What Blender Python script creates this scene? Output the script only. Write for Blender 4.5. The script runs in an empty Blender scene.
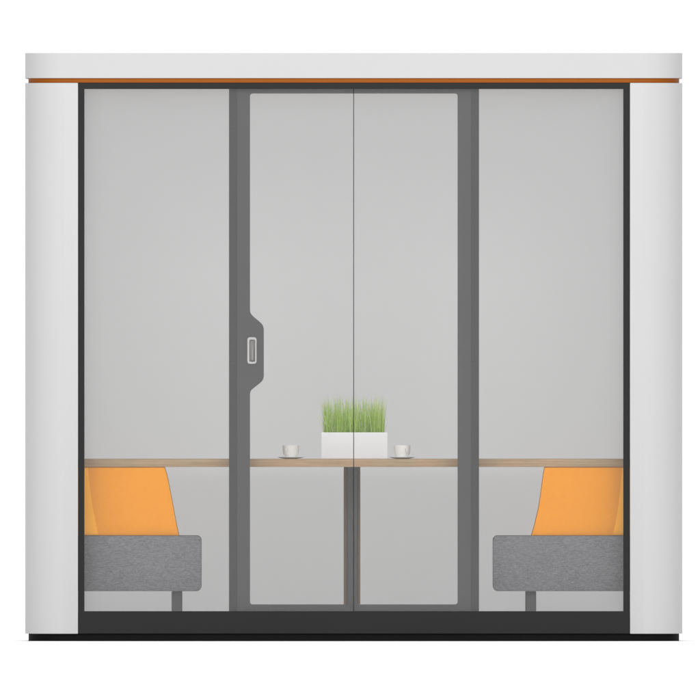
import bpy, bmesh, math, random
from mathutils import Vector
random.seed(7)
sc = bpy.context.scene
COL = sc.collection

# ------------------------------------------------------------------ measures
S = 0.0042                 # metres per measured unit on the front elevation
D = 400.0                  # distance of the camera from the front of the pod
GZ = 641.2                 # elevation reading of the ground line
EYE = (GZ - 350) * S       # camera height
def X(u, y=0.0): return (u - 350) * S * (D + y) / D
def Z(v, y=0.0): return EYE - (v - 350) * S * (D + y) / D

# ------------------------------------------------------------------ materials
def new_mat(name):
    m = bpy.data.materials.new(name); m.use_nodes = True
    nt = m.node_tree; nt.nodes.clear()
    out = nt.nodes.new('ShaderNodeOutputMaterial')
    return m, nt, out
def bsdf(nt, out, color=(.5,.5,.5), rough=.5, spec=.5, metal=0):
    b = nt.nodes.new('ShaderNodeBsdfPrincipled')
    b.inputs['Base Color'].default_value = (*color, 1)
    b.inputs['Roughness'].default_value = rough
    b.inputs['Specular IOR Level'].default_value = spec
    b.inputs['Metallic'].default_value = metal
    nt.links.new(b.outputs[0], out.inputs[0])
    return b
def mapped(nt, scale, kind='Object'):
    tc = nt.nodes.new('ShaderNodeTexCoord'); mp = nt.nodes.new('ShaderNodeMapping')
    mp.inputs['Scale'].default_value = scale
    nt.links.new(tc.outputs[kind], mp.inputs['Vector'])
    return mp.outputs[0]
def noise(nt, vec, scale, detail=3, rough=.5, dist=0):
    n = nt.nodes.new('ShaderNodeTexNoise')
    n.inputs['Scale'].default_value = scale; n.inputs['Detail'].default_value = detail
    n.inputs['Roughness'].default_value = rough; n.inputs['Distortion'].default_value = dist
    nt.links.new(vec, n.inputs['Vector']); return n.outputs['Fac']
def ramp(nt, fac, stops):
    r = nt.nodes.new('ShaderNodeValToRGB')
    while len(r.color_ramp.elements) < len(stops): r.color_ramp.elements.new(.5)
    for e, (p, c) in zip(r.color_ramp.elements, stops):
        e.position = p; e.color = (*c, 1)
    nt.links.new(fac, r.inputs[0]); return r.outputs[0]
def bump(nt, h, b, strength=.2, dist=.002):
    bp = nt.nodes.new('ShaderNodeBump'); bp.inputs['Strength'].default_value = strength
    bp.inputs['Distance'].default_value = dist
    nt.links.new(h, bp.inputs['Height']); nt.links.new(bp.outputs[0], b.inputs['Normal'])
def mix(nt, a, b, fac=.5, mode='MULTIPLY'):
    m = nt.nodes.new('ShaderNodeMix'); m.data_type = 'RGBA'; m.blend_type = mode
    m.inputs[0].default_value = fac
    nt.links.new(a, m.inputs[6]); nt.links.new(b, m.inputs[7]); return m.outputs[2]
def paint(name, c, rough, spec=.5, var=.03, metal=0, bs=.05):
    m, nt, out = new_mat(name); b = bsdf(nt, out, c, rough, spec, metal)
    v = mapped(nt, (1,1,1))
    n = noise(nt, v, 2.2, 4)
    col = ramp(nt, n, [(.3, tuple(k*(1-var) for k in c)), (.7, tuple(min(1,k*(1+var)) for k in c))])
    nt.links.new(col, b.inputs['Base Color'])
    f = noise(nt, v, 900, 2); bump(nt, f, b, bs, .0004)
    return m

M = {}
M['white'] = paint('white_satin_paint', (.485,.485,.485), .42, .22, .006)
M['orange_trim'] = paint('orange_metal_trim', (.32,.085,.005), .5, .15, .02)
M['frame'] = paint('charcoal_powder_coat', (.018,.018,.018), .55, .15, .03, bs=.1)
M['post'] = paint('graphite_post', (.030,.030,.030), .5, .2, .03, bs=.1)
M['door'] = paint('graphite_door', (.052,.052,.053), .5, .2, .03, bs=.1)
M['plinth'] = paint('black_plinth', (.004,.004,.004), .65, .1, .05, bs=.1)
def frosted(name):
    m, nt, out = new_mat(name)
    b = bsdf(nt, out, (.40,.40,.40), .6, .1)
    n = noise(nt, mapped(nt, (1,1,1)), 3, 3)
    c = ramp(nt, n, [(.3,(.395,.395,.395)), (.7,(.405,.405,.405))])
    nt.links.new(c, b.inputs['Base Color'])
    tl = nt.nodes.new('ShaderNodeBsdfTranslucent'); tl.inputs[0].default_value = (.715,.715,.715,1)
    mx = nt.nodes.new('ShaderNodeMixShader'); mx.inputs[0].default_value = .6
    nt.links.new(b.outputs[0], mx.inputs[1]); nt.links.new(tl.outputs[0], mx.inputs[2])
    nt.links.new(mx.outputs[0], out.inputs[0]); return m
M['wall'] = frosted('frosted_back_panel')
M['ceiling'] = paint('ceiling_panel', (.16,.16,.16), .7, .2, .01)
M['carpet'] = paint('pale_grey_carpet', (.80,.80,.80), .95, .1, .08, bs=.4)
M['gasket'] = paint('dark_gasket', (.03,.03,.03), .6, .2, .02)
M['ceramic'] = paint('white_ceramic', (.95,.95,.945), .12, .5, .01)
M['planter'] = paint('white_planter_lacquer', (.86,.875,.89), .35, .4, .015)
M['coffee'] = paint('coffee', (.03,.012,.005), .15, .5, .05)
M['soil'] = paint('dark_soil', (.045,.03,.02), .95, .1, .5, bs=1)
M['handle'] = paint('satin_nickel', (.43,.425,.42), .4, .3, .02, metal=.1)
M['handle_in'] = paint('brushed_recess', (.32,.31,.30), .35, .5, .05, metal=.6)
M['leg_reflection'] = paint('brown_reflection_tint', (.125,.075,.042), .5, .2, .15)  # tabletop's reflection on the leg edges, put in as brown colour
M['leg'] = paint('dark_leg_metal', (.045,.044,.043), .4, .4, .04)

def fabric(name, c1, c2, sheen=.12):
    m, nt, out = new_mat(name); b = bsdf(nt, out, c1, .95, sheen*.7)
    b.inputs['Sheen Weight'].default_value = sheen
    n1 = noise(nt, mapped(nt, (60,60,520)), 1, 3, .65)     # weft threads running sideways
    n2 = noise(nt, mapped(nt, (420,420,70)), 1, 3, .65)    # warp threads running upward
    n3 = noise(nt, mapped(nt, (1,1,1)), 9, 4)
    a = mix(nt, n1, n2, .38, 'MIX'); a = mix(nt, a, n3, .05, 'MIX')
    col = ramp(nt, a, [(.40, c1), (.60, c2)])
    nt.links.new(col, b.inputs['Base Color'])
    bump(nt, a, b, .5, .0015)
    return m
M['grey_fabric'] = fabric('grey_melange_fabric', (.10,.10,.106), (.215,.215,.224))
M['grey_piping'] = fabric('grey_piping_fabric', (.08,.08,.085), (.13,.13,.14))
M['orange_fabric'] = fabric('orange_wool_fabric', (.74,.255,.002), (.82,.315,.006), .02)
M['orange_back'] = fabric('glow_tinted_shell_fabric', (.97,.40,.008), (1,.46,.015), .02)  # yellower than the cushion: warm glow put into the shell colour

def wood(name):
    m, nt, out = new_mat(name); b = bsdf(nt, out, (.4,.28,.2), .5, .3)
    n1 = noise(nt, mapped(nt, (1.3,14,60)), 3, 6, .65, .3)
    n2 = noise(nt, mapped(nt, (7,30,160)), 3, 3)
    n3 = noise(nt, mapped(nt, (2.2,1,1)), 2.5, 2)
    c = ramp(nt, n1, [(.25,(.28,.175,.09)), (.5,(.40,.27,.155)), (.75,(.50,.36,.22))])
    c2 = ramp(nt, n2, [(.3,(.72,.70,.68)), (.7,(1,1,1))])
    c3 = ramp(nt, n3, [(.35,(.86,.92,.90)), (.65,(1,.93,.90))])
    nt.links.new(mix(nt, mix(nt, c, c2, .7), c3, .8), b.inputs['Base Color'])
    bump(nt, n2, b, .15, .001)
    return m
M['wood'] = wood('pale_oak_veneer')

def glass(name, f0, tint):
    m, nt, out = new_mat(name)
    geo = nt.nodes.new('ShaderNodeNewGeometry')
    dot = nt.nodes.new('ShaderNodeVectorMath'); dot.operation = 'DOT_PRODUCT'
    nt.links.new(geo.outputs['Normal'], dot.inputs[0]); nt.links.new(geo.outputs['Incoming'], dot.inputs[1])
    def mth(op, a, b=None):
        k = nt.nodes.new('ShaderNodeMath'); k.operation = op
        for i, v in enumerate((a, b)):
            if v is None: continue
            if isinstance(v, (int, float)): k.inputs[i].default_value = v
            else: nt.links.new(v, k.inputs[i])
        return k.outputs[0]
    inv = mth('SUBTRACT', 1.0, mth('ABSOLUTE', dot.outputs['Value']))
    fac = mth('ADD', mth('MULTIPLY', mth('POWER', inv, 5.0), 1 - f0), f0)
    tr = nt.nodes.new('ShaderNodeBsdfTransparent'); tr.inputs[0].default_value = (*tint, 1)
    gl = nt.nodes.new('ShaderNodeBsdfGlossy'); gl.inputs['Roughness'].default_value = .0
    gl.inputs['Color'].default_value = (1,1,1,1)
    mx = nt.nodes.new('ShaderNodeMixShader')
    nt.links.new(fac, mx.inputs[0]); nt.links.new(tr.outputs[0], mx.inputs[1]); nt.links.new(gl.outputs[0], mx.inputs[2])
    nt.links.new(mx.outputs[0], out.inputs[0])
    return m
M['glass'] = glass('clear_glass', .037, (.985,.985,.985))
def smoked(name):
    m, nt, out = new_mat(name)
    tr = nt.nodes.new('ShaderNodeBsdfTransparent'); tr.inputs[0].default_value = (.55,.55,.55,1)
    b = nt.nodes.new('ShaderNodeBsdfPrincipled'); b.inputs['Base Color'].default_value = (.05,.05,.05,1)
    b.inputs['Roughness'].default_value = .3
    mx = nt.nodes.new('ShaderNodeMixShader'); mx.inputs[0].default_value = .35
    nt.links.new(tr.outputs[0], mx.inputs[1]); nt.links.new(b.outputs[0], mx.inputs[2])
    nt.links.new(mx.outputs[0], out.inputs[0]); return m
M['joint'] = smoked('translucent_glass_joint')

def grass_mat():
    m, nt, out = new_mat('grass_blades')
    b = bsdf(nt, out, (.2,.4,.05), .5, .3)
    geo = nt.nodes.new('ShaderNodeNewGeometry')
    c = ramp(nt, geo.outputs['Random Per Island'], [(0,(.28,.52,.03)), (.3,(.50,.76,.08)), (.7,(.70,.90,.18)), (1,(.88,.96,.42))])
    nt.links.new(c, b.inputs['Base Color'])
    tl = nt.nodes.new('ShaderNodeBsdfTranslucent'); nt.links.new(c, tl.inputs[0])
    mx = nt.nodes.new('ShaderNodeMixShader'); mx.inputs[0].default_value = .5
    nt.links.new(b.outputs[0], mx.inputs[1]); nt.links.new(tl.outputs[0], mx.inputs[2])
    nt.links.new(mx.outputs[0], out.inputs[0]); return m
M['grass'] = grass_mat()
def ground_mat():
    m, nt, out = new_mat('white_studio_vinyl'); b = bsdf(nt, out, (.93,.93,.93), .6, .2)
    n = noise(nt, mapped(nt, (1,1,1)), 3, 4)
    nt.links.new(ramp(nt, n, [(.3,(.925,.925,.925)), (.7,(.94,.94,.94))]), b.inputs['Base Color'])
    return m
M['ground'] = ground_mat()

# ------------------------------------------------------------------ helpers
def link(name, me, mat, parent=None, smooth=False):
    o = bpy.data.objects.new(name, me); COL.objects.link(o)
    if mat: me.materials.append(M[mat])
    if parent:
        o.parent = parent
        me.transform(parent_matrix_inv(parent))
    if smooth:
        for p in me.polygons: p.use_smooth = True
        me.set_sharp_from_angle(angle=math.radians(35))
    return o
def world_loc(p):
    v = Vector((0,0,0))
    while p: v += p.location; p = p.parent
    return v
def parent_matrix_inv(p):
    from mathutils import Matrix
    return Matrix.Translation(-world_loc(p))
def from_bm(bm, name, mat, parent=None, smooth=True):
    bmesh.ops.recalc_face_normals(bm, faces=bm.faces)
    me = bpy.data.meshes.new(name); bm.to_mesh(me); bm.free()
    return link(name, me, mat, parent, smooth)
def box(bm, x0, x1, y0, y1, z0, z1, bev=0, seg=2):
    vs = [bm.verts.new((x, y, z)) for x in (x0,x1) for y in (y0,y1) for z in (z0,z1)]
    idx = [(0,1,3,2),(4,6,7,5),(0,4,5,1),(2,3,7,6),(0,2,6,4),(1,5,7,3)]
    fs = [bm.faces.new([vs[i] for i in f]) for f in idx]
    if bev:
        es = list({e for f in fs for e in f.edges})
        bmesh.ops.bevel(bm, geom=es, offset=bev, segments=seg, affect='EDGES', profile=.5)
def prism(bm, pts, lo, hi, axis='Z', bev=0, seg=2):
    """solid from a closed 2-D outline; axis Z: pts are (x, y); axis Y: pts are (x, z)"""
    def co(p, t): return (p[0], p[1], t) if axis == 'Z' else (p[0], t, p[1])
    a = [bm.verts.new(co(p, lo)) for p in pts]; b = [bm.verts.new(co(p, hi)) for p in pts]
    n = len(pts)
    f0 = bm.faces.new(a); f1 = bm.faces.new(b[::-1])
    for i in range(n): bm.faces.new((a[i], b[i], b[(i+1) % n], a[(i+1) % n]))
    if bev:
        es = list(set(f0.edges) | set(f1.edges))
        bmesh.ops.bevel(bm, geom=es, offset=bev, segments=seg, affect='EDGES', profile=.5)
def rrect(x0, x1, y0, y1, r, n=10, corners=(1,1,1,1)):
    """counter-clockwise rounded rectangle; corners: (x0y0, x1y0, x1y1, x0y1)"""
    pts = []
    for (cx, cy, a0, px, py, on) in ((x0+r, y0+r, 180, x0, y0, corners[0]), (x1-r, y0+r, 270, x1, y0, corners[1]),
                                     (x1-r, y1-r, 0, x1, y1, corners[2]), (x0+r, y1-r, 90, x0, y1, corners[3])):
        if not on: pts.append((px, py)); continue
        for i in range(n+1):
            a = math.radians(a0 + 90*i/n); pts.append((cx + r*math.cos(a), cy + r*math.sin(a)))
    return pts
def plate(name, loops, y0, y1, mat, parent, bev=0.0):
    """flat plate with holes standing in the x-z plane: loops[0] outline, others holes"""
    cu = bpy.data.curves.new(name, 'CURVE'); cu.dimensions = '2D'; cu.fill_mode = 'BOTH'
    for lp in loops:
        s = cu.splines.new('POLY'); s.points.add(len(lp)-1); s.use_cyclic_u = True
        for p, (x, z) in zip(s.points, lp): p.co = (x, z, 0, 1)
    cu.extrude = abs(y1-y0)/2 - bev; cu.bevel_depth = bev; cu.bevel_resolution = 1; cu.offset = -bev
    t = bpy.data.objects.new('t', cu); COL.objects.link(t)
    dg = bpy.context.evaluated_depsgraph_get(); dg.update()
    me = bpy.data.meshes.new_from_object(t.evaluated_get(dg))
    bpy.data.objects.remove(t); bpy.data.curves.remove(cu)
    ym = (y0+y1)/2
    for v in me.vertices:
        x, z, w = v.co; v.co = (x, ym - w, z)
    me.name = name
    me.materials.clear()
    bm = bmesh.new(); bm.from_mesh(me); bmesh.ops.remove_doubles(bm, verts=bm.verts, dist=1e-6)
    bmesh.ops.recalc_face_normals(bm, faces=bm.faces); bm.to_mesh(me); bm.free()
    return link(name, me, mat, parent, False)
def thing(name, label, cat, loc=(0,0,0), group=None):
    o = bpy.data.objects.new(name, None); COL.objects.link(o); o.location = loc
    o.empty_display_size = .1
    o['label'] = label; o['category'] = cat
    if group: o['group'] = group
    return o
def lathe(bm, prof, cx, cy, n=40):
    rings = []
    for r, z in prof:
        if r < 1e-6: rings.append([bm.verts.new((cx, cy, z))])
        else: rings.append([bm.verts.new((cx + r*math.cos(2*math.pi*i/n), cy + r*math.sin(2*math.pi*i/n), z)) for i in range(n)])
    for a, b in zip(rings, rings[1:]):
        for i in range(n):
            j = (i+1) % n
            if len(a) == 1 and len(b) > 1: bm.faces.new((a[0], b[i], b[j]))
            elif len(b) == 1 and len(a) > 1: bm.faces.new((a[i], a[j], b[0]))
            elif len(a) > 1: bm.faces.new((a[i], a[j], b[j], b[i]))
def tube(bm, pts, r, n=10, ref=Vector((0,0,1))):
    rings = []
    for i, p in enumerate(pts):
        p = Vector(p)
        d = (Vector(pts[min(i+1, len(pts)-1)]) - Vector(pts[max(i-1, 0)])).normalized()
        u = d.cross(ref)
        if u.length < .05: u = d.cross(Vector((1,0,0)))
        u.normalize(); w = d.cross(u)
        rings.append([bm.verts.new(p + u*math.cos(2*math.pi*k/n)*r + w*math.sin(2*math.pi*k/n)*r) for k in range(n)])
    for a, b in zip(rings, rings[1:]):
        for k in range(n): bm.faces.new((a[k], a[(k+1) % n], b[(k+1) % n], b[k]))
    bm.faces.new(rings[0][::-1]); bm.faces.new(rings[-1])

# ------------------------------------------------------------------ ground
bm = bmesh.new()
box(bm, -6000, 6000, -9000, 6000, -.25, 0)
g = from_bm(bm, 'ground', 'ground', None, False); g['kind'] = 'structure'

# ------------------------------------------------------------------ the pod
DEPTH = 1.50
pod = thing('meeting_pod', 'white rounded office meeting pod with glazed front, dark frame and orange trim line', 'office pod', (0, DEPTH/2, 0))
XL, XR = X(24.9), X(682.6)
R = .17
bm = bmesh.new()   # black plinth
prism(bm, rrect(X(28.4), X(679.3), .018, DEPTH-.018, R-.015, 16), 0.0, Z(633.9), 'Z', .002, 1)
from_bm(bm, 'base', 'plinth', pod)
bm = bmesh.new()   # roof cap
prism(bm, rrect(XL, XR, 0, DEPTH, R, 20), Z(78.1), Z(52.9), 'Z', .0025, 2)
roof = from_bm(bm, 'roof', 'white', pod)
bm = bmesh.new()
prism(bm, rrect(X(28.2), X(679.4), .012, DEPTH-.012, R-.012, 20), Z(82.7), Z(78.1) - .0005, 'Z', .001, 1)
from_bm(bm, 'trim_strip', 'orange_trim', roof)

def side_panel(sign):
    """C-shaped wall shell: front return, rounded corner, side, rounded corner, back return"""
    inner = X(77.9) if sign < 0 else X(630.1)
    o = XL if sign < 0 else XR
    t = .045
    def C(r, off):
        pts = []
        ox = o - sign*off
        for i in range(21):
            a = math.radians(90*i/20)
            pts.append((ox - sign*(r - r*math.sin(a)), off + r - r*math.cos(a)))
        return pts
    outf = C(R, 0)
    outb = [(x, DEPTH - y) for x, y in outf][::-1]
    inf = C(R - t, t); inb = [(x, DEPTH - y) for x, y in inf][::-1]
    pts = [(inner, 0)] + outf + outb + [(inner, DEPTH)] + [(inner, DEPTH - t)] + inb[::-1] + inf[::-1] + [(inner, t)]
    bm = bmesh.new()
    prism(bm, pts, Z(633.7), Z(82.9), 'Z', .0015, 1)
    return from_bm(bm, 'side_panel', 'white', pod)
side_panel(-1); side_panel(1)

# front frame: jambs, head and sill as one plate with an opening
def rc(u0, u1, v0, v1, y=0, r=0, n=6):
    x0, x1, z0, z1 = X(u0, y), X(u1, y), Z(v1, y), Z(v0, y)
    if not r: return [(x0, z0), (x1, z0), (x1, z1), (x0, z1)]
    return rrect(x0, x1, z0, z1, r*S, n)
ff = plate('front_frame', [rc(78.15, 629.85, 82.95, 633.6), rc(84.4, 623.3, 89.0, 611.2)], .006, .085, 'frame', pod, .001)
# glass panes
for u0, u1 in ((83, 353.15), (354.15, 624.6)):
    bm = bmesh.new(); box(bm, X(u0), X(u1), .016, .028, Z(613), Z(87.5))
    from_bm(bm, 'glass_pane', 'glass', ff, False)
bm = bmesh.new(); box(bm, X(353.2), X(354.1), .017, .027, Z(613), Z(87.5))
from_bm(bm, 'glass_joint', 'joint', ff, False)
# fixed mullions behind the glass
for u0, u1 in ((229.0, 237.6), (470.6, 479.0)):
    y = .034
    bm = bmesh.new(); box(bm, X(u0, y), X(u1, y), y+.008, .082, Z(611.8, y), Z(88.6, y), .001, 1)
    from_bm(bm, 'mullion', 'post', pod)
# door leaf
y = .040
def smooth_path(cps, n=6):
    """Catmull-Rom through control points"""
    P = [cps[0]] + cps + [cps[-1]]; out = []
    for i in range(1, len(P)-2):
        p0, p1, p2, p3 = P[i-1:i+3]
        for k in range(n):
            t = k/n
            out.append(tuple(.5*((2*p1[j]) + (-p0[j]+p2[j])*t + (2*p0[j]-5*p1[j]+4*p2[j]-p3[j])*t*t + (-p0[j]+3*p1[j]-3*p2[j]+p3[j])*t**3) for j in (0,1)))
    out.append(cps[-1]); return out
bul = smooth_path([(250.0,309), (250.2,311.6), (251.2,314.0), (254.0,317.0), (259.5,321.6), (262.6,325.0), (263.8,329.0)]) \
    + smooth_path([(263.8,376.5), (262.6,380.2), (259.5,383.4), (254.0,387.8), (251.2,390.4), (250.2,393.0), (250.0,396)])
open_uv = []
r = 2.6
for cx, cy, a0 in ((250+r, 93.5+r, 180), ):
    for i in range(7):
        a = math.radians(a0 + 90*i/6); open_uv.append((cx + r*math.cos(a), cy + r*math.sin(a)))
for cx, cy, a0 in ((457.6-r, 93.5+r, 270), (457.6-r, 604.4-r, 0), (250+r, 604.4-r, 90)):
    for i in range(7):
        a = math.radians(a0 + 90*i/6); open_uv.append((cx + r*math.cos(a), cy + r*math.sin(a)))
open_uv += bul[::-1]
opening = [(X(u, y), Z(v, y)) for u, v in open_uv]
slot = rc(249.1, 255.1, 339.2, 362.0, y, 1.6)
door = plate('door', [rc(237.15, 471.0, 88.6, 611.8, y), opening, slot], y, .078, 'door', pod, .0006)
# recessed pull
rim = plate('handle', [rc(247.3, 256.6, 337.2, 363.9, y, 2.6), rc(249.4, 255.2, 339.6, 361.7, y, 1.2)], .031, .046, 'handle', door, .0012)
bm = bmesh.new()
yy = .070
x0, x1, z0, z1 = X(249.3, y), X(254.9, y), Z(361.8, y), Z(339.4, y)
# dished pocket: five inner walls plus a small grip bar
vs = [bm.verts.new(p) for p in ((x0,.047,z0),(x1,.047,z0),(x1,.047,z1),(x0,.047,z1),(x0+.003,yy,z0+.004),(x1-.003,yy,z0+.004),(x1-.003,yy,z1-.004),(x0+.003,yy,z1-.004))]
for f in ((0,1,5,4),(1,2,6,5),(2,3,7,6),(3,0,4,7),(4,5,6,7)): bm.faces.new([vs[i] for i in f])
bx = (x0+x1)/2 + .002
box(bm, bx-.0035, bx+.0035, .052, .0695, z0+.006, z1-.03, .001, 1)
from_bm(bm, 'handle_pocket', 'handle_in', door, False)

# inner shell
INY0, INY1 = .09, DEPTH-.06
bm = bmesh.new()
bm.faces.new([bm.verts.new(p) for p in ((X(36), INY1, Z(633.5)), (X(671.5), INY1, Z(633.5)), (X(671.5), INY1, Z(79)), (X(36), INY1, Z(79)))])
from_bm(bm, 'back_wall', 'wall', pod, False)
bm = bmesh.new()
ftz = Z(613.0, INY1)
box(bm, X(44), X(663.5), INY0, INY1-.001, Z(633.4), ftz)
from_bm(bm, 'floor_panel', 'carpet', pod, False)
bm = bmesh.new()
box(bm, X(44), X(663.5), INY0, INY1-.001, Z(86.0, INY1), Z(83.1))
ceil = from_bm(bm, 'ceiling_panel', 'ceiling', pod, False)

# ------------------------------------------------------------------ table
TY0, TY1 = .165, 1.30
FZ = ftz
tb = thing('table', 'long pale wood table spanning the pod between both sofas, on one dark central leg', 'table', (0, (TY0+TY1)/2, FZ))
bm = bmesh.new(); box(bm, X(70), X(637.5), TY0, TY1, Z(467.0, TY0), Z(459.0, TY0), .0015, 2)
from_bm(bm, 'tabletop', 'wood', tb)
TZ = Z(459.0, TY0)
bm = bmesh.new()
ly = .50
# panel leg with a raised middle rib on each face
x0, x1, xa, xb = X(343.8, ly), X(360.2, ly), X(347.2, ly), X(357.6, ly)
pts = [(x0, ly+.006), (xa, ly+.006), (xa+.002, ly), (xb-.002, ly), (xb, ly+.006), (x1, ly+.006),
       (x1, ly+.514), (xb, ly+.514), (xb-.002, ly+.52), (xa+.002, ly+.52), (xa, ly+.514), (x0, ly+.514)]
prism(bm, pts, FZ, Z(467.0, TY0) - .0005, 'Z')
lg = from_bm(bm, 'leg', 'leg', tb, False)
for a, b in ((x0-.0005, X(345.9, ly)), (X(358.3, ly), x1+.0005)):  # thin strips added to carry the brown reflection on the leg
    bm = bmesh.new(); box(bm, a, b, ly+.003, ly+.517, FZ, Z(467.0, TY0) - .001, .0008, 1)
    from_bm(bm, 'reflection_strip', 'leg_reflection', lg, False)

# ------------------------------------------------------------------ sofas
SY0, SY1 = .15, 1.36
def sofa(inner_u, wall_u, sgn, back, seam, legu, label):
    """sgn +1: sofa against the left side wall facing right. u measures are read at the front end"""
    y = SY0
    o = thing('sofa', label, 'sofa', ((X(inner_u, y)+X(wall_u, y))/2, (SY0+SY1)/2, FZ), 'orange backed sofas facing each other across the table')
    x0, x1 = sorted((X(inner_u, y), X(wall_u, y)))
    zt, zb = Z(535.8, y), Z(591.2, y)
    bm = bmesh.new()
    prism(bm, rrect(x0, x1, zb, zt, .020, 8), SY0, SY1, 'Y', .0025, 2)
    seat = from_bm(bm, 'seat', 'grey_fabric', o)
    # piping round the end faces
    for yy in (SY0+.003, SY1-.003):
        lp = rrect(x0+.004, x1-.004, zb+.004, zt-.004, .017, 8)
        bm = bmesh.new()
        pts = [(x, yy, z) for x, z in lp]; pts.append(pts[0])
        tube(bm, pts, .0032, 8, Vector((0,1,0)))
        from_bm(bm, 'piping', 'grey_piping', seat)
    # leaning backrest cushion
    front = [(X(u, y), Z(v, y)) for u, v in smooth_path(back, 6)]
    rear = [(X(u, y), Z(v, y)) for u, v in smooth_path(seam, 6)]
    pts = front + rear[::-1]
    if sgn > 0: pts = pts[::-1]
    bm = bmesh.new(); prism(bm, pts, SY0+.02, SY1-.02, 'Y', .0025, 2)
    from_bm(bm, 'backrest', 'orange_fabric', o)
    # upholstered shell between the cushion and the side wall
    w = X(wall_u, y)
    shell = [(x - sgn*.0003, z) for x, z in rear] + [(w, rear[-1][1]), (w, rear[0][1])]
    bm = bmesh.new(); prism(bm, shell, SY0+.018, SY1-.018, 'Y', .006, 2)
    from_bm(bm, 'back_shell', 'orange_back', o)
    # legs
    for u0, u1 in (legu, ):
        a, b = X(u0, y), X(u1, y)
        for lyy in (SY0+.04, SY1-.09):
            bm = bmesh.new(); box(bm, a, b, lyy, lyy+.045, FZ, zb-.0003, .002, 1)
            from_bm(bm, 'leg', 'leg', o)
    wx = w + sgn*.05
    for lyy in (SY0+.04, SY1-.09):
        bm = bmesh.new(); box(bm, wx-.02, wx+.02, lyy, lyy+.045, FZ, zb-.0003, .002, 1)
        from_bm(bm, 'leg', 'leg', o)
    return o
sofa(201.2, 44, 1, [(178.8,535.6), (176.6,526), (173.6,510), (170.2,492), (167.0,476), (164.4,467.3)],
     [(98.6,535.6), (95.6,522), (92.2,504), (89.6,484), (88.0,467.3)], (171.6,181.8),
     'grey sofa with orange backrest on the door handle side of the pod')
sofa(493.0, 663.4, -1, [(531.6,535.6), (534.4,526), (538.6,508), (541.4,490), (543.2,476), (544.8,467.3)],
     [(612.6,535.6), (615.2,524), (618.2,506), (620.6,486), (622.2,467.3)], (525.8,536.2),
     'grey sofa with orange backrest at the far side from the door handle')

# ------------------------------------------------------------------ planter with grass
PY0, PY1 = .52, .74
pl = thing('potted_grass', 'low rectangular white planter full of bright green grass in the middle of the table', 'potted plant', (X(354.4, PY0), (PY0+PY1)/2, TZ))
px0, px1 = X(321.4, PY0), X(387.4, PY0)
pt = Z(432.4, PY0)
bm = bmesh.new(); w = .008
outer = [(px0,PY0),(px1,PY0),(px1,PY1),(px0,PY1)]
inn = [(px0+w,PY0+w),(px1-w,PY0+w),(px1-w,PY1-w),(px0+w,PY1-w)]
zl, zh, zi = TZ+.0005, pt, pt-.03
A = [bm.verts.new((*p, zl)) for p in outer]; B = [bm.verts.new((*p, zh)) for p in outer]
C_ = [bm.verts.new((*p, zh)) for p in inn]; E = [bm.verts.new((*p, zi)) for p in inn]
bm.faces.new(A)
bm.faces.new(E)
for i in range(4):
    j = (i+1) % 4
    bm.faces.new((A[i],A[j],B[j],B[i])); bm.faces.new((B[i],B[j],C_[j],C_[i])); bm.faces.new((C_[i],C_[j],E[j],E[i]))
bmesh.ops.bevel(bm, geom=list(bm.edges), offset=.0012, segments=2, affect='EDGES')
from_bm(bm, 'planter', 'planter', pl)
bm = bmesh.new()
nx, ny = 24, 10
grid = [[bm.verts.new((px0+w+.001+(px1-px0-2*w-.002)*i/nx, PY0+w+.001+(PY1-PY0-2*w-.002)*j/ny, pt-.012+random.uniform(-.003,.003))) for j in range(ny+1)] for i in range(nx+1)]
for i in range(nx):
    for j in range(ny): bm.faces.new((grid[i][j], grid[i+1][j], grid[i+1][j+1], grid[i][j+1]))
from_bm(bm, 'soil', 'soil', pl)
bm = bmesh.new()
for k in range(860):
    gx = random.uniform(px0+.012, px1-.014); gy = random.uniform(PY0+.012, PY1-.012)
    h = random.triangular(.065, .200, .145)
    edge = (gx - (px0+px1)/2) / ((px1-px0)/2)
    lx = random.gauss(0, .011) + edge*.001; lyy = random.gauss(0, .014)
    wd = random.uniform(.0008, .0016)
    ang = random.uniform(0, math.pi); ux, uy = math.cos(ang)*wd, math.sin(ang)*wd
    prev = None; seg = 5
    curl = random.uniform(.6, 2.2)
    for s in range(seg+1):
        t = s/seg
        cx = gx + lx*t**curl*1.5; cy = gy + lyy*t**curl*1.5
        cz = pt-.014 + h*t*(1-.06*t*abs(lx)*30)
        ww = (1-t**1.8) if s < seg else 0
        if s < seg:
            cur = (bm.verts.new((cx-ux*ww, cy-uy*ww, cz)), bm.verts.new((cx+ux*ww, cy+uy*ww, cz)))
            if prev: bm.faces.new((prev[0], prev[1], cur[1], cur[0]))
            prev = cur
        else:
            tip = bm.verts.new((cx, cy, cz)); bm.faces.new((prev[0], prev[1], tip))
from_bm(bm, 'grass', 'grass', pl, False)

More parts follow.
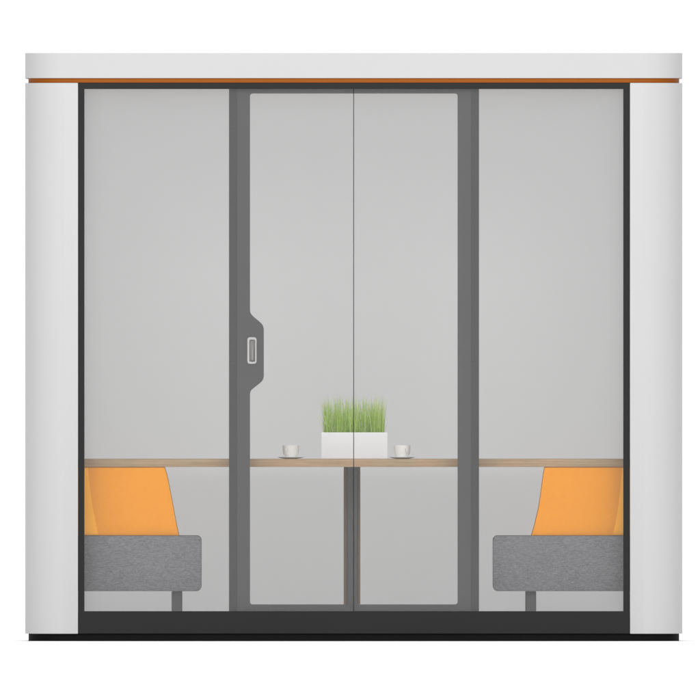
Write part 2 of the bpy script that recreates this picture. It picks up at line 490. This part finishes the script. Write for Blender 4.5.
# ------------------------------------------------------------------ cups and saucers
def cup_set(cu, sgn, where):
    y = .50
    cx, cy = X(cu, y), y+.02
    z0 = TZ+.0004
    sr = .054
    so = bpy.data.objects.new
    bm = bmesh.new()
    prof = [(0, z0), (.026, z0), (.030, z0+.0010), (.042, z0+.0028), (sr, z0+.0062), (sr+.0008, z0+.0074), (sr-.001, z0+.0080),
            (.041, z0+.0056), (.027, z0+.0040), (0, z0+.0036)]
    lathe(bm, prof, cx, cy, 48)
    s = from_bm(bm, 'saucer', 'ceramic'); s['label'] = 'round white saucer under the cup ' + where
    s['category'] = 'saucer'; s['group'] = 'saucers on the table'
    c = thing('cup', 'white coffee cup standing on its saucer ' + where, 'cup', (cx, cy, z0+.0040), 'coffee cups on the table')
    zc = z0+.0041; H = Z(445.3, y) - zc; rt = 8.4*S
    bm = bmesh.new()
    prof = [(0, zc+.002), (.016, zc+.002), (.0165, zc), (.0185, zc), (.0205, zc+.003), (.0285, zc+.011), (.0330, zc+.022), (rt-.001, zc+H*.72), (rt, zc+H-.001), (rt-.001, zc+H),
            (rt-.0026, zc+H-.001), (rt-.0035, zc+H*.72), (.030, zc+.022), (.0255, zc+.012), (.012, zc+.006), (0, zc+.0055)]
    lathe(bm, prof, cx, cy, 48)
    from_bm(bm, 'bowl', 'ceramic', c)
    bm = bmesh.new()
    lathe(bm, [(0, zc+H*.76), (rt-.0038, zc+H*.76)], cx, cy, 48)
    from_bm(bm, 'coffee', 'coffee', c)
    a = math.radians(-90 + sgn*-24)
    dx, dy = math.cos(a), math.sin(a)
    bm = bmesh.new(); pts = []
    for i in range(17):
        t = math.radians(95 - 190*i/16)
        rr = .0265 + .0235*math.cos(t) + (.0055 if t > 0 else 0)*math.sin(t)
        pts.append((cx + dx*rr, cy + dy*rr, zc + H*.52 + .0135*math.sin(t)))
    tube(bm, pts, .0028, 10, Vector((-dy, dx, 0)))
    from_bm(bm, 'handle', 'ceramic', c)
cup_set(290.7, 1, 'to the left of the grass planter')
cup_set(402.2, -1, 'to the right of the grass planter')

# ------------------------------------------------------------------ light
w = bpy.data.worlds.new('World'); sc.world = w; w.use_nodes = True
nt = w.node_tree; nt.nodes.clear()
out = nt.nodes.new('ShaderNodeOutputWorld'); bg = nt.nodes.new('ShaderNodeBackground')
nt.links.new(bg.outputs[0], out.inputs[0])
tc = nt.nodes.new('ShaderNodeTexCoord'); sp = nt.nodes.new('ShaderNodeSeparateXYZ')
nt.links.new(tc.outputs['Generated'], sp.inputs[0])
def mth(op, a, b=None):
    k = nt.nodes.new('ShaderNodeMath'); k.operation = op
    for i, v in enumerate((a, b)):
        if v is None: continue
        if isinstance(v, (int, float)): k.inputs[i].default_value = v
        else: nt.links.new(v, k.inputs[i])
    return k.outputs[0]
y2 = mth('POWER', mth('ABSOLUTE', sp.outputs['Y']), 3.0)
z2 = mth('POWER', mth('ABSOLUTE', sp.outputs['Z']), 2.0)
L = mth('ADD', mth('ADD', mth('MULTIPLY', y2, WY := 1.14), WS := .04), mth('MULTIPLY', z2, WZ := 2.06))
cmb = nt.nodes.new('ShaderNodeCombineColor')
for i in range(3): nt.links.new(L, cmb.inputs[i])
nt.links.new(cmb.outputs[0], bg.inputs[0]); bg.inputs[1].default_value = 1.0

def area(name, loc, rot, sx, sy, power, color=(1,1,1)):
    l = bpy.data.lights.new(name, 'AREA'); l.shape = 'RECTANGLE'; l.size = sx; l.size_y = sy; l.energy = power; l.color = color
    o = bpy.data.objects.new(name, l); COL.objects.link(o); o.location = loc; o.rotation_euler = rot; return o
# two softboxes added out of view, high either side, to brighten front and interior
for k in (-1, 1):
    p = Vector((k*3.0, -8.5, 5.3)); d = Vector((0, 0, 1.2)) - p
    area('added_softbox', p, d.to_track_quat('-Z', 'Y').to_euler(), 3, 3, 190)

# ------------------------------------------------------------------ camera
cam = bpy.data.cameras.new('camera'); co = bpy.data.objects.new('camera', cam); COL.objects.link(co)
co.location = (0, -D, EYE); co.rotation_euler = (math.radians(90), 0, 0)
cam.sensor_width = 36; cam.lens = 36*D/(700*S); cam.clip_end = 20000; cam.clip_start = 1
sc.camera = co
vs_ = sc.view_settings; vs_.view_transform = 'Standard'; vs_.look = 'None'; vs_.exposure = 0; vs_.gamma = 1
sc.cycles.max_bounces = 12; sc.cycles.transparent_max_bounces = 16; sc.cycles.diffuse_bounces = 6
